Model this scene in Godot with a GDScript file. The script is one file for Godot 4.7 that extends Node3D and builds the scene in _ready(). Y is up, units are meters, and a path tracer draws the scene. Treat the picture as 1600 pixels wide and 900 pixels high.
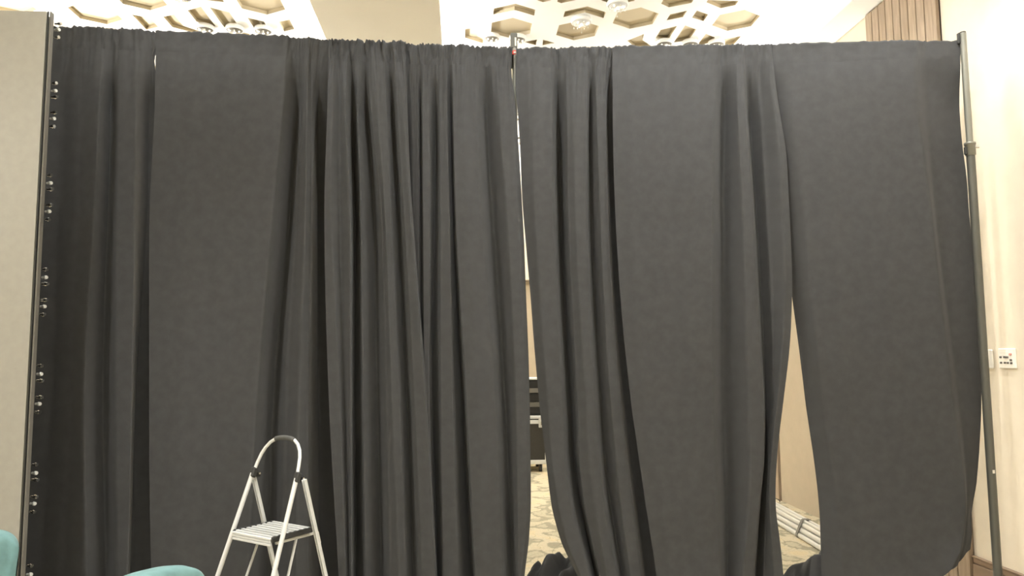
extends Node3D
# A dim conference room: black pipe-and-drape across it, a bright coffered ceiling behind.
# World: y up, metres; the room's walls lie along x and z; the camera stands near the origin and looks to -z.

const ROWS = [0.0, 0.02, 0.045, 0.08, 0.13, 0.2, 0.28, 0.36, 0.45, 0.55, 0.65, 0.74, 0.82, 0.88, 0.93, 0.97, 1.0]
const BAR_TOP = 3.537
const WARM = Color(1.0, 0.995, 0.98)
# Each drape's vertical fold lines, ridge and valley by turns: "hem height, then x,depth in millimetres at the heights of ROWS".
const FOLDS_1 = [
	"0.01 -2508,4432 -2505,4432 -2503,4435 -2504,4443 -2504,4450 -2500,4452 -2495,4453 -2492,4453 -2491,4454 -2491,4454 -2493,4453 -2497,4453 -2502,4453 -2505,4453 -2506,4453 -2506,4453 -2506,4453",
	"0.01 -2373,4440 -2369,4440 -2366,4440 -2369,4450 -2377,4472 -2376,4476 -2374,4477 -2371,4477 -2367,4477 -2364,4478 -2365,4478 -2370,4478 -2376,4479 -2380,4479 -2382,4479 -2383,4479 -2383,4479",
	"0.01 -2266,4435 -2263,4435 -2260,4435 -2256,4436 -2252,4436 -2247,4436 -2244,4436 -2242,4436 -2243,4436 -2243,4436 -2242,4436 -2239,4435 -2237,4434 -2235,4434 -2233,4434 -2231,4434 -2229,4434",
	"0.01 -2151,4426 -2148,4426 -2143,4421 -2131,4401 -2126,4394 -2121,4389 -2119,4388 -2122,4387 -2131,4387 -2138,4387 -2132,4386 -2114,4383 -2094,4381 -2079,4381 -2069,4381 -2062,4381 -2056,4382",
	"0.01 -2096,4451 -2093,4451 -2091,4451 -2095,4464 -2117,4517 -2115,4523 -2111,4526 -2109,4526 -2108,4526 -2105,4526 -2094,4527 -2078,4530 -2061,4533 -2048,4534 -2038,4534 -2030,4535 -2024,4535",
	"0.01 -2049,4438 -2046,4438 -2042,4436 -2036,4429 -2030,4427 -2023,4426 -2014,4425 -2006,4426 -1996,4426 -1984,4426 -1969,4426 -1953,4425 -1937,4424 -1926,4424 -1918,4424 -1911,4425 -1906,4425",
	"0.01 -1949,4441 -1947,4441 -1942,4437 -1935,4428 -1930,4425 -1922,4423 -1915,4423 -1907,4423 -1899,4423 -1890,4423 -1883,4423 -1877,4421 -1874,4419 -1871,4419 -1869,4419 -1866,4419 -1864,4419",
	"0.01 -1875,4460 -1872,4460 -1871,4460 -1876,4475 -1898,4534 -1910,4577 -1907,4581 -1910,4581 -1920,4581 -1931,4580 -1934,4579 -1929,4573 -1923,4568 -1920,4567 -1918,4566 -1915,4566 -1914,4566",
	"0.01 -1830,4462 -1828,4462 -1847,4461 -1840,4477 -1825,4537 -1826,4590 -1820,4594 -1808,4595 -1797,4595 -1788,4595 -1781,4597 -1776,4602 -1772,4606 -1768,4607 -1764,4608 -1760,4608 -1757,4608",
]
const FOLDS_2 = [
	"0.01 -1844,4448 -1841,4448 -1835,4446 -1833,4442 -1829,4441 -1830,4440 -1833,4439 -1829,4439 -1820,4440 -1807,4440 -1794,4440 -1780,4439 -1765,4438 -1752,4439 -1742,4439 -1734,4439 -1728,4439",
	"0.01 -1630,4452 -1628,4452 -1625,4446 -1620,4435 -1618,4431 -1618,4429 -1619,4428 -1618,4427 -1616,4428 -1612,4428 -1604,4427 -1593,4425 -1582,4424 -1575,4423 -1569,4423 -1564,4424 -1561,4424",
	"0.01 -1462,4459 -1460,4459 -1458,4453 -1456,4444 -1457,4440 -1459,4437 -1463,4436 -1468,4436 -1475,4436 -1482,4436 -1485,4435 -1483,4432 -1480,4431 -1479,4430 -1477,4430 -1476,4430 -1475,4430",
	"0.01 -1291,4463 -1289,4463 -1289,4455 -1291,4443 -1295,4438 -1294,4435 -1294,4434 -1308,4433 -1334,4432 -1363,4431 -1378,4429 -1380,4426 -1378,4424 -1377,4424 -1377,4424 -1376,4424 -1376,4424",
	"0.01 -1076,4465 -1074,4465 -1072,4451 -1069,4431 -1073,4422 -1088,4417 -1109,4414 -1128,4413 -1149,4412 -1170,4412 -1185,4410 -1191,4405 -1195,4402 -1198,4401 -1201,4401 -1203,4401 -1204,4401",
	"0.01 -1028,4494 -1027,4494 -1019,4494 -1015,4520 -1022,4577 -1038,4603 -1054,4606 -1072,4605 -1096,4604 -1122,4603 -1136,4603 -1140,4607 -1140,4610 -1139,4611 -1139,4612 -1139,4612 -1139,4612",
	"0.01 -989,4495 -988,4495 -983,4495 -981,4515 -980,4520 -988,4522 -1000,4522 -1010,4522 -1022,4521 -1033,4521 -1037,4521 -1034,4521 -1029,4522 -1024,4522 -1021,4522 -1019,4522 -1018,4523",
	"0.01 -939,4479 -938,4479 -937,4471 -937,4462 -936,4458 -934,4456 -932,4455 -934,4455 -939,4454 -946,4454 -948,4453 -947,4451 -945,4449 -944,4449 -943,4448 -943,4448 -942,4448",
	"0.01 -922,4488 -920,4488 -919,4489 -917,4489 -914,4489 -911,4489 -908,4489 -907,4489 -906,4490 -904,4490 -901,4489 -897,4488 -892,4488 -889,4488 -886,4488 -884,4488 -882,4488",
	"0.01 -873,4500 -872,4500 -873,4500 -880,4527 -892,4583 -906,4661 -908,4687 -904,4688 -898,4688 -889,4688 -881,4690 -874,4697 -868,4703 -862,4705 -858,4706 -854,4707 -852,4707",
	"0.01 -795,4503 -794,4503 -793,4503 -796,4531 -803,4588 -813,4666 -815,4710 -805,4711 -789,4711 -770,4712 -753,4714 -739,4722 -727,4730 -717,4731 -709,4733 -703,4734 -699,4734",
]
const FOLDS_3 = [
	"0.01 -818,4479 -817,4479 -815,4465 -812,4451 -811,4444 -815,4441 -819,4439 -815,4439 -805,4440 -789,4440 -770,4440 -749,4438 -728,4436 -712,4436 -700,4436 -692,4436 -686,4436",
	"0.01 -795,4478 -794,4478 -790,4463 -785,4447 -783,4439 -784,4435 -784,4434 -774,4434 -753,4435 -728,4436 -707,4436 -691,4433 -678,4430 -668,4430 -660,4430 -655,4430 -650,4430",
	"0.01 -754,4491 -753,4491 -750,4488 -746,4485 -742,4484 -739,4483 -735,4483 -728,4483 -717,4484 -704,4484 -691,4484 -678,4480 -665,4477 -657,4477 -650,4477 -645,4477 -641,4477",
	"0.01 -709,4481 -708,4481 -706,4466 -704,4450 -700,4443 -687,4439 -671,4438 -662,4438 -656,4439 -651,4439 -646,4438 -640,4435 -635,4432 -632,4431 -629,4431 -627,4431 -625,4431",
	"0.01 -690,4507 -688,4507 -683,4507 -680,4537 -680,4594 -679,4655 -671,4659 -665,4659 -662,4659 -660,4659 -655,4661 -650,4666 -645,4671 -641,4672 -638,4673 -635,4674 -633,4674",
	"0.01 -641,4496 -640,4496 -639,4492 -637,4489 -633,4488 -623,4488 -612,4488 -604,4488 -597,4488 -589,4489 -580,4489 -571,4487 -563,4486 -557,4486 -552,4486 -549,4486 -546,4486",
	"0.01 -603,4511 -602,4511 -597,4511 -594,4541 -588,4598 -568,4603 -548,4607 -534,4607 -524,4608 -516,4608 -506,4609 -497,4612 -489,4616 -483,4616 -478,4617 -474,4617 -472,4617",
	"0.01 -582,4500 -581,4500 -575,4498 -567,4497 -551,4497 -523,4498 -493,4499 -475,4500 -462,4500 -452,4501 -441,4501 -431,4500 -423,4499 -418,4499 -413,4499 -410,4499 -407,4499",
	"0.01 -534,4495 -533,4494 -528,4485 -521,4478 -509,4474 -490,4473 -468,4473 -452,4474 -437,4474 -422,4475 -406,4475 -390,4473 -377,4472 -367,4472 -358,4471 -353,4472 -349,4472",
	"0.01 -487,4502 -486,4501 -478,4498 -468,4496 -457,4495 -446,4495 -435,4495 -421,4495 -403,4496 -384,4497 -366,4497 -352,4496 -340,4495 -331,4495 -324,4495 -318,4495 -315,4495",
	"0.01 -445,4517 -444,4517 -441,4517 -439,4549 -434,4597 -418,4600 -400,4603 -383,4604 -365,4605 -346,4605 -329,4607 -315,4610 -303,4613 -295,4613 -288,4614 -283,4614 -279,4615",
	"0.01 -412,4500 -411,4498 -406,4490 -399,4483 -389,4479 -372,4478 -352,4478 -334,4479 -314,4479 -292,4480 -273,4480 -257,4479 -244,4477 -234,4477 -226,4477 -220,4477 -216,4477",
	"0.01 -376,4498 -374,4496 -368,4484 -360,4474 -349,4468 -335,4466 -316,4466 -292,4467 -264,4468 -236,4469 -209,4469 -186,4467 -169,4465 -159,4465 -151,4465 -145,4465 -141,4465",
	"0.01 -345,4503 -343,4501 -340,4492 -335,4485 -328,4481 -318,4480 -302,4480 -280,4481 -254,4482 -225,4483 -200,4483 -179,4482 -162,4480 -150,4480 -140,4480 -134,4480 -129,4481",
	"0.01 -362,4520 -361,4520 -358,4520 -355,4553 -353,4610 -344,4622 -330,4625 -312,4626 -289,4627 -263,4628 -239,4629 -218,4633 -200,4637 -188,4638 -179,4639 -172,4640 -167,4640",
]
const FOLDS_4 = [
	"0.01 -378,4520 -377,4520 -375,4520 -375,4552 -378,4609 -384,4666 -383,4670 -377,4671 -366,4671 -352,4672 -339,4673 -326,4678 -314,4684 -305,4686 -297,4687 -292,4687 -288,4687",
	"0.01 -318,4521 -317,4522 -314,4522 -311,4543 -306,4547 -300,4549 -294,4550 -290,4550 -288,4551 -284,4551 -278,4551 -269,4552 -261,4552 -254,4553 -249,4553 -246,4553 -243,4553",
	"0.01 -270,4521 -270,4523 -269,4524 -270,4537 -268,4540 -266,4541 -262,4542 -261,4542 -259,4542 -256,4542 -251,4543 -242,4543 -234,4543 -227,4543 -222,4544 -219,4544 -216,4544",
	"0.01 -258,4524 -258,4524 -257,4524 -259,4558 -260,4613 -258,4616 -255,4618 -251,4619 -247,4619 -242,4619 -235,4620 -228,4623 -221,4626 -216,4627 -211,4628 -209,4628 -206,4628",
	"0.01 -242,4518 -241,4519 -241,4522 -241,4524 -240,4526 -237,4527 -234,4527 -232,4527 -229,4527 -225,4527 -219,4527 -211,4527 -202,4527 -196,4527 -191,4527 -188,4527 -186,4527",
	"0.01 -202,4520 -202,4522 -201,4526 -201,4528 -200,4530 -197,4531 -195,4531 -195,4531 -196,4531 -197,4531 -193,4531 -184,4531 -174,4531 -167,4531 -161,4531 -158,4531 -155,4532",
	"0.01 -166,4528 -165,4528 -164,4528 -163,4563 -163,4619 -164,4666 -165,4669 -168,4669 -175,4669 -181,4669 -179,4670 -171,4675 -160,4680 -151,4681 -145,4682 -141,4683 -138,4683",
	"0.01 -133,4519 -133,4520 -133,4520 -133,4520 -132,4520 -130,4520 -127,4520 -126,4521 -125,4521 -123,4521 -120,4520 -117,4520 -113,4519 -110,4519 -108,4519 -107,4519 -106,4519",
	"0.01 -93,4518 -93,4517 -91,4513 -89,4511 -86,4510 -79,4509 -72,4509 -67,4509 -62,4510 -56,4510 -48,4510 -39,4509 -30,4507 -23,4507 -18,4507 -14,4507 -12,4508",
	"0.01 -73,4532 -72,4532 -69,4532 -66,4568 -63,4624 -59,4689 -53,4693 -43,4693 -28,4694 -10,4695 9,4697 26,4702 42,4709 55,4710 65,4712 72,4712 76,4712",
	"0.01 -53,4513 -52,4509 -51,4499 -49,4491 -47,4486 -43,4484 -36,4484 -25,4484 -7,4485 15,4486 34,4486 50,4484 64,4482 75,4482 84,4482 89,4482 94,4482",
	"0.01 -13,4512 -12,4508 -10,4496 -6,4487 1,4482 14,4480 31,4479 46,4480 64,4481 83,4482 101,4482 116,4479 129,4477 139,4477 148,4477 153,4477 157,4477",
	"0.01 88,4523 89,4521 91,4516 94,4513 99,4511 105,4510 114,4510 131,4510 156,4511 185,4513 206,4513 220,4512 229,4510 237,4510 243,4510 247,4510 250,4511",
	"0.01 150,4540 151,4541 153,4541 158,4579 166,4612 179,4615 196,4617 212,4618 233,4619 255,4620 274,4621 288,4623 299,4626 307,4627 314,4628 319,4628 322,4628",
	"0.01 227,4527 228,4524 230,4517 235,4513 244,4510 262,4510 281,4510 297,4510 312,4511 325,4511 334,4511 337,4509 337,4507 337,4507 338,4507 338,4507 339,4507",
	"0.01 300,4532 294,4529 291,4523 305,4521 323,4519 336,4519 350,4518 361,4517 372,4517 383,4516 389,4515 390,4513 392,4511 377,4512 355,4513 342,4514 333,4514",
	"0.01 329,4538 323,4538 320,4538 335,4539 350,4538 365,4537 380,4536 392,4535 401,4535 412,4534 418,4533 419,4532 418,4531 403,4532 379,4534 364,4535 353,4535",
]
const FOLDS_5 = [
	"0.01 354,4537 350,4538 347,4538 349,4538 361,4537 373,4537 381,4536 402,4535 427,4533 450,4532 478,4530 512,4526 544,4523 601,4519 683,4514 745,4509 790,4506",
	"0.01 450,4521 451,4515 451,4505 453,4498 454,4494 452,4492 455,4491 469,4490 488,4489 507,4487 527,4485 546,4482 584,4477 634,4473 703,4468 748,4465 781,4462",
	"0.01 561,4517 561,4513 563,4506 566,4502 569,4498 570,4497 571,4497 577,4496 587,4496 601,4495 615,4493 622,4491 656,4486 709,4482 758,4479 788,4477 809,4475",
	"0.01 612,4530 612,4530 614,4530 621,4569 631,4624 642,4685 647,4688 653,4688 663,4687 678,4686 696,4686 713,4689 742,4694 781,4692 819,4691 844,4689 860,4688",
	"0.01 671,4513 670,4511 670,4508 670,4506 669,4504 667,4504 666,4504 671,4503 681,4503 695,4502 708,4501 714,4499 740,4495 782,4492 821,4489 845,4488 862,4487",
	"0.01 731,4502 728,4497 724,4487 720,4481 715,4476 710,4475 708,4474 712,4474 723,4473 740,4472 759,4470 776,4466 803,4462 835,4459 864,4457 881,4456 893,4455",
	"0.01 801,4503 799,4500 797,4495 795,4492 790,4490 781,4490 775,4490 775,4490 782,4489 795,4488 812,4487 830,4484 856,4480 888,4478 916,4476 933,4475 946,4474",
	"0.01 820,4516 819,4516 817,4516 822,4555 824,4587 821,4589 821,4591 826,4591 836,4590 852,4589 871,4588 888,4589 914,4590 945,4588 973,4587 991,4585 1004,4585",
	"0.01 862,4498 860,4496 857,4491 855,4488 854,4486 857,4485 863,4484 869,4484 878,4483 891,4482 911,4480 934,4477 959,4474 981,4472 1000,4470 1012,4469 1021,4469",
	"0.01 920,4498 917,4497 914,4496 910,4495 907,4495 906,4495 909,4494 914,4494 924,4493 942,4492 967,4490 998,4487 1027,4484 1047,4482 1064,4481 1075,4480 1083,4480",
	"0.01 950,4507 948,4508 943,4508 945,4547 951,4602 958,4645 962,4648 969,4648 983,4647 1005,4645 1032,4645 1064,4646 1094,4650 1116,4649 1135,4649 1148,4648 1156,4648",
	"0.01 1028,4502 1026,4502 1024,4503 1030,4541 1043,4596 1062,4657 1070,4660 1076,4660 1085,4659 1103,4658 1138,4657 1187,4658 1230,4661 1256,4661 1277,4660 1292,4660 1302,4659",
]
const FOLDS_6 = [
	"0.01 963,4487 960,4482 956,4472 953,4465 949,4461 947,4459 950,4458 958,4457 972,4456 996,4455 1028,4452 1065,4447 1100,4442 1128,4440 1151,4438 1165,4437 1175,4436",
	"0.01 1076,4476 1073,4470 1068,4457 1063,4447 1060,4441 1061,4439 1065,4437 1072,4436 1082,4436 1099,4435 1129,4432 1167,4426 1199,4421 1220,4419 1238,4417 1249,4417 1257,4416",
	"0.01 1300,4462 1296,4456 1290,4444 1284,4435 1279,4429 1275,4427 1272,4426 1268,4426 1265,4426 1266,4426 1277,4425 1293,4421 1312,4417 1329,4415 1344,4413 1353,4413 1359,4412",
	"0.01 1482,4448 1478,4443 1471,4429 1464,4419 1457,4412 1449,4410 1440,4409 1430,4410 1417,4411 1407,4411 1406,4411 1413,4407 1423,4403 1434,4402 1444,4401 1450,4400 1454,4400",
	"0.01 1585,4445 1583,4441 1581,4431 1580,4424 1576,4419 1565,4418 1552,4418 1542,4419 1530,4419 1519,4420 1513,4420 1510,4418 1511,4415 1517,4414 1522,4413 1524,4413 1526,4413",
	"0.01 1673,4459 1673,4460 1672,4460 1685,4496 1693,4529 1683,4532 1671,4535 1660,4535 1646,4536 1634,4537 1627,4538 1627,4540 1626,4542 1623,4543 1620,4544 1617,4544 1615,4544",
	"0.01 1748,4435 1745,4431 1740,4420 1737,4413 1735,4409 1739,4407 1743,4405 1744,4405 1745,4405 1742,4405 1738,4405 1734,4403 1716,4401 1687,4403 1661,4404 1644,4405 1631,4406",
	"0.01 1789,4434 1786,4430 1782,4422 1779,4416 1779,4412 1788,4410 1797,4409 1800,4408 1803,4408 1809,4408 1822,4406 1810,4405 1772,4405 1746,4406 1724,4407 1709,4408 1698,4409",
	"0.01 1825,4449 1823,4450 1822,4450 1837,4486 1860,4536 1870,4538 1880,4540 1885,4539 1890,4539 1896,4539 1899,4539 1881,4543 1845,4548 1823,4550 1805,4552 1791,4553 1781,4554",
	"0.01 1901,4441 1901,4444 1900,4444 1904,4457 1907,4460 1912,4461 1918,4461 1921,4461 1925,4461 1921,4461 1902,4462 1870,4464 1843,4466 1827,4467 1815,4468 1806,4469 1799,4469",
	"0.01 1973,4423 1970,4420 1965,4414 1967,4409 1981,4405 1994,4403 1998,4402 2000,4402 1990,4402 1957,4405 1909,4407 1862,4409 1839,4408 1844,4407 1853,4406 1855,4406 1857,4406",
	"0.01 1983,4426 1982,4424 1984,4421 1991,4418 2010,4415 2038,4413 2042,4413 2042,4413 2036,4413 2006,4415 1952,4418 1903,4420 1883,4420 1900,4418 1911,4417 1917,4417 1922,4416",
]
const FOLDS_7 = [
	"0.01 1927,4443 1927,4443 1928,4443 1946,4479 1964,4493 1988,4493 2017,4493 2041,4491 2067,4489 2097,4487 2128,4486 2163,4485 2183,4485 2182,4485 2178,4486 2176,4486 2174,4486",
	"0.01 2097,4418 2095,4417 2093,4414 2092,4412 2097,4410 2113,4408 2132,4407 2144,4406 2158,4405 2181,4403 2207,4401 2236,4398 2255,4395 2263,4394 2269,4393 2272,4393 2275,4393",
	"0.01 2360,4397 2356,4395 2348,4389 2340,4384 2332,4382 2327,4381 2325,4380 2328,4380 2336,4380 2354,4378 2371,4377 2381,4374 2389,4371 2396,4371 2402,4370 2405,4370 2407,4369",
	"0.10 2685,4373 2679,4369 2669,4360 2658,4353 2648,4349 2640,4347 2636,4346 2637,4346 2642,4346 2647,4345 2650,4345 2650,4343 2648,4340 2645,4339 2643,4339 2640,4339 2638,4339",
	"0.28 2868,4360 2864,4358 2856,4349 2848,4340 2849,4336 2863,4332 2884,4330 2902,4328 2916,4328 2930,4327 2948,4325 2970,4323 2991,4319 2998,4316 2983,4317 2937,4320 2876,4324",
	"0.30 2982,4373 2980,4373 2977,4373 2989,4397 2989,4402 2990,4404 2993,4405 3001,4405 3015,4404 3036,4402 3061,4401 3079,4400 3085,4400 3080,4401 3064,4402 3038,4404 3002,4406",
	"0.36 3191,4359 3187,4359 3181,4359 3189,4385 3204,4426 3210,4430 3225,4431 3227,4431 3237,4431 3241,4430 3238,4431 3222,4432 3193,4436 3165,4440 3128,4443 3109,4444 3088,4446",
]

var M := {}
var used := {}
var rng := RandomNumberGenerator.new()
var noise := FastNoiseLite.new()
var broad := FastNoiseLite.new()

# ---------------------------------------------------------------- helpers
func numbered(called: String) -> String:
	var n: int = used.get(called, 0)
	used[called] = n + 1
	return called if n == 0 else "%s_%03d" % [called, n]

func tag(o: Node, label: String, category: String, group := "") -> Node:
	o.set_meta("label", label)
	o.set_meta("category", category)
	if group != "":
		o.set_meta("group", group)
	return o

func thing(called: String, label: String, category: String, at := Vector3.ZERO, turn := 0.0, group := "") -> Node3D:
	var o := Node3D.new()
	o.name = numbered(called)
	add_child(o)
	o.position = at
	o.rotation.y = turn
	tag(o, label, category, group)
	return o

func put(called: String, mesh: Mesh, mat: Material, parent: Node = null, at := Transform3D.IDENTITY) -> MeshInstance3D:
	var o := MeshInstance3D.new()
	o.mesh = mesh
	o.material_override = mat
	o.transform = at
	o.cast_shadow = GeometryInstance3D.SHADOW_CASTING_SETTING_ON
	if parent == null:
		o.name = numbered(called)
		add_child(o)
	else:
		o.name = called
		parent.add_child(o, true)
	return o

func struct(called: String, mesh: Mesh, mat: Material, at := Transform3D.IDENTITY) -> MeshInstance3D:
	var o := put(called, mesh, mat, null, at)
	o.set_meta("kind", "structure")
	return o

func begin() -> SurfaceTool:
	var st := SurfaceTool.new()
	st.begin(Mesh.PRIMITIVE_TRIANGLES)
	return st

func done(st: SurfaceTool) -> ArrayMesh:
	st.generate_normals()
	return st.commit()

func quad(st: SurfaceTool, a: Vector3, b: Vector3, c: Vector3, d: Vector3) -> void:
	for v in [a, b, c, a, c, d]:
		st.set_uv(Vector2(v.x + v.z, v.y))
		st.add_vertex(v)

# a box with chamfered edges, centred at c, size s, turned by b
func box(st: SurfaceTool, c: Vector3, s: Vector3, ch := 0.0, b := Basis.IDENTITY) -> void:
	st.set_smooth_group(-1)
	var h := s * 0.5
	var e: float = minf(ch, minf(h.x, minf(h.y, h.z)) * 0.9)
	for ax in 3:
		for sg in [-1.0, 1.0]:
			var u := Vector3.ZERO
			var v := Vector3.ZERO
			var w := Vector3.ZERO
			w[ax] = sg * h[ax]
			u[(ax + 1) % 3] = h[(ax + 1) % 3] - e
			v[(ax + 2) % 3] = (h[(ax + 2) % 3] - e) * sg
			quad(st, c + b * (w - u - v), c + b * (w - u + v), c + b * (w + u + v), c + b * (w + u - v))
	if e <= 0.0:
		return
	for ax in 3:
		for s1 in [-1.0, 1.0]:
			for s2 in [-1.0, 1.0]:
				var l := Vector3.ZERO
				l[ax] = h[ax] - e
				var p := Vector3.ZERO
				p[(ax + 1) % 3] = s1 * h[(ax + 1) % 3]
				p[(ax + 2) % 3] = s2 * (h[(ax + 2) % 3] - e)
				var q := Vector3.ZERO
				q[(ax + 1) % 3] = s1 * (h[(ax + 1) % 3] - e)
				q[(ax + 2) % 3] = s2 * h[(ax + 2) % 3]
				if s1 * s2 < 0.0:
					quad(st, c + b * (p - l), c + b * (q - l), c + b * (q + l), c + b * (p + l))
				else:
					quad(st, c + b * (q - l), c + b * (p - l), c + b * (p + l), c + b * (q + l))
	for sx in [-1.0, 1.0]:
		for sy in [-1.0, 1.0]:
			for sz in [-1.0, 1.0]:
				var a0 := Vector3(sx * h.x, sy * (h.y - e), sz * (h.z - e))
				var a1 := Vector3(sx * (h.x - e), sy * h.y, sz * (h.z - e))
				var a2 := Vector3(sx * (h.x - e), sy * (h.y - e), sz * h.z)
				var tri := [a0, a1, a2] if sx * sy * sz < 0.0 else [a0, a2, a1]
				for v in tri:
					st.add_vertex(c + b * v)

func boxmesh(c: Vector3, s: Vector3, ch := 0.0, b := Basis.IDENTITY) -> ArrayMesh:
	var st := begin()
	box(st, c, s, ch, b)
	return done(st)

# a round bar along points, radii one per point or one for all; ends closed
func tube(st: SurfaceTool, pts: Array, r, sides := 12, squash := 1.0, side := Vector3.ZERO) -> void:
	st.set_smooth_group(1)
	var rings := []
	var n := pts.size()
	var prev := side
	for i in n:
		var p: Vector3 = pts[i]
		var d: Vector3 = (pts[min(i + 1, n - 1)] - pts[max(i - 1, 0)]).normalized()
		if prev == Vector3.ZERO:
			prev = Vector3.RIGHT if absf(d.x) < 0.8 else Vector3.UP
		var u: Vector3 = (prev - d * prev.dot(d)).normalized()
		prev = u
		var v := d.cross(u)
		var rr: float = r[i] if r is Array else r
		var ring := []
		for k in sides:
			var a := TAU * k / sides
			ring.append(p + u * cos(a) * rr + v * sin(a) * rr * squash)
		rings.append(ring)
	for i in n - 1:
		for k in sides:
			var k2 := (k + 1) % sides
			quad(st, rings[i][k], rings[i][k2], rings[i + 1][k2], rings[i + 1][k])
	st.set_smooth_group(-1)
	for k in sides:
		var k2 := (k + 1) % sides
		for v in [pts[0], rings[0][k2], rings[0][k]]:
			st.add_vertex(v)
		for v in [pts[n - 1], rings[n - 1][k], rings[n - 1][k2]]:
			st.add_vertex(v)

func tubemesh(pts: Array, r, sides := 12, squash := 1.0, side := Vector3.ZERO) -> ArrayMesh:
	var st := begin()
	tube(st, pts, r, sides, squash, side)
	return done(st)

# a turned shape about y: profile of (radius, height), from bottom to top
func lathe(st: SurfaceTool, prof: Array, sides := 24, at := Vector3.ZERO) -> void:
	st.set_smooth_group(1)
	for i in prof.size() - 1:
		var p: Vector2 = prof[i]
		var q: Vector2 = prof[i + 1]
		for k in sides:
			var a := TAU * k / sides
			var b := TAU * (k + 1) / sides
			quad(st, at + Vector3(cos(a) * p.x, p.y, sin(a) * p.x), at + Vector3(cos(b) * p.x, p.y, sin(b) * p.x), at + Vector3(cos(b) * q.x, q.y, sin(b) * q.x), at + Vector3(cos(a) * q.x, q.y, sin(a) * q.x))

func lathemesh(prof: Array, sides := 24) -> ArrayMesh:
	var st := begin()
	lathe(st, prof, sides)
	return done(st)

# a smooth sheet through a grid of points, rows by columns
func sheet(g: Array) -> ArrayMesh:
	var st := begin()
	st.set_smooth_group(0)
	var w: int = g[0].size()
	for row in g:
		for v in row:
			st.set_uv(Vector2(v.x, -v.y))
			st.add_vertex(v)
	for i in g.size() - 1:
		for j in w - 1:
			var a := i * w + j
			for k in [a, a + 1, a + w, a + 1, a + w + 1, a + w]:
				st.add_index(k)
	st.generate_normals()
	return st.commit()

func mat(col: Color, rough := 0.8, metal := 0.0, spec := 0.5) -> StandardMaterial3D:
	var m := StandardMaterial3D.new()
	m.albedo_color = col
	m.roughness = rough
	m.metallic = metal
	m.metallic_specular = spec
	m.cull_mode = BaseMaterial3D.CULL_DISABLED
	return m

func ntex(freq: float, sd: int, lo: float, hi: float, size := 512, oct := 4, kind := FastNoiseLite.TYPE_SIMPLEX_SMOOTH) -> NoiseTexture2D:
	var n := FastNoiseLite.new()
	n.seed = sd
	n.noise_type = kind
	n.frequency = freq
	n.fractal_octaves = oct
	var t := NoiseTexture2D.new()
	t.width = size
	t.height = size
	t.seamless = true
	t.noise = n
	var gr := Gradient.new()
	gr.offsets = PackedFloat32Array([0.0, 1.0])
	gr.colors = PackedColorArray([Color(lo, lo, lo), Color(hi, hi, hi)])
	t.color_ramp = gr
	return t

func textured(m: StandardMaterial3D, albedo: Texture2D, scale: float, bump: Texture2D = null, depth := 0.0) -> StandardMaterial3D:
	m.albedo_texture = albedo
	m.uv1_triplanar = true
	m.uv1_world_triplanar = true
	m.uv1_scale = Vector3.ONE * scale
	if bump:
		m.heightmap_enabled = true
		m.heightmap_texture = bump
		m.heightmap_scale = depth
	return m

# ---------------------------------------------------------------- materials
func weave() -> ImageTexture:
	var r := RandomNumberGenerator.new()
	r.seed = 5
	var im := Image.create(512, 512, false, Image.FORMAT_RGB8)
	for y in 512:
		for x in 512:
			var v := 0.5 + 0.2 * sin(x * TAU / 4.0) * sin(y * TAU / 4.0) + r.randf_range(-0.3, 0.3)
			im.set_pixel(x, y, Color(v, v, v))
	return ImageTexture.create_from_image(im)

func carpet() -> ImageTexture:
	var n1 := FastNoiseLite.new()
	n1.seed = 21
	n1.frequency = 0.011
	n1.domain_warp_enabled = true
	n1.domain_warp_amplitude = 38.0
	n1.domain_warp_frequency = 0.012
	n1.fractal_octaves = 2
	var n2 := FastNoiseLite.new()
	n2.seed = 8
	n2.frequency = 0.02
	n2.fractal_type = FastNoiseLite.FRACTAL_RIDGED
	n2.fractal_octaves = 1
	var a := n1.get_seamless_image(768, 768)
	var b := n2.get_seamless_image(768, 768)
	var r := RandomNumberGenerator.new()
	r.seed = 3
	var im := Image.create(768, 768, false, Image.FORMAT_RGB8)
	var base := Color(0.745, 0.705, 0.61)
	var leaf := Color(0.55, 0.535, 0.465)
	var gold := Color(0.775, 0.71, 0.575)
	var vein := Color(0.47, 0.46, 0.385)
	for y in 768:
		for x in 768:
			var v := a.get_pixel(x, y).r
			var w := b.get_pixel(x, y).r
			var c := base
			c = c.lerp(gold, smoothstep(0.30, 0.24, v) * 0.6)
			c = c.lerp(leaf, smoothstep(0.53, 0.56, v) * 0.8)
			c = c.lerp(base, smoothstep(0.68, 0.71, v) * 0.7)
			c = c.lerp(vein, smoothstep(0.955, 0.985, w) * 0.55)
			var k := r.randf_range(0.93, 1.05)
			im.set_pixel(x, y, Color(c.r * k, c.g * k, c.b * k))
	return ImageTexture.create_from_image(im)

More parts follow.
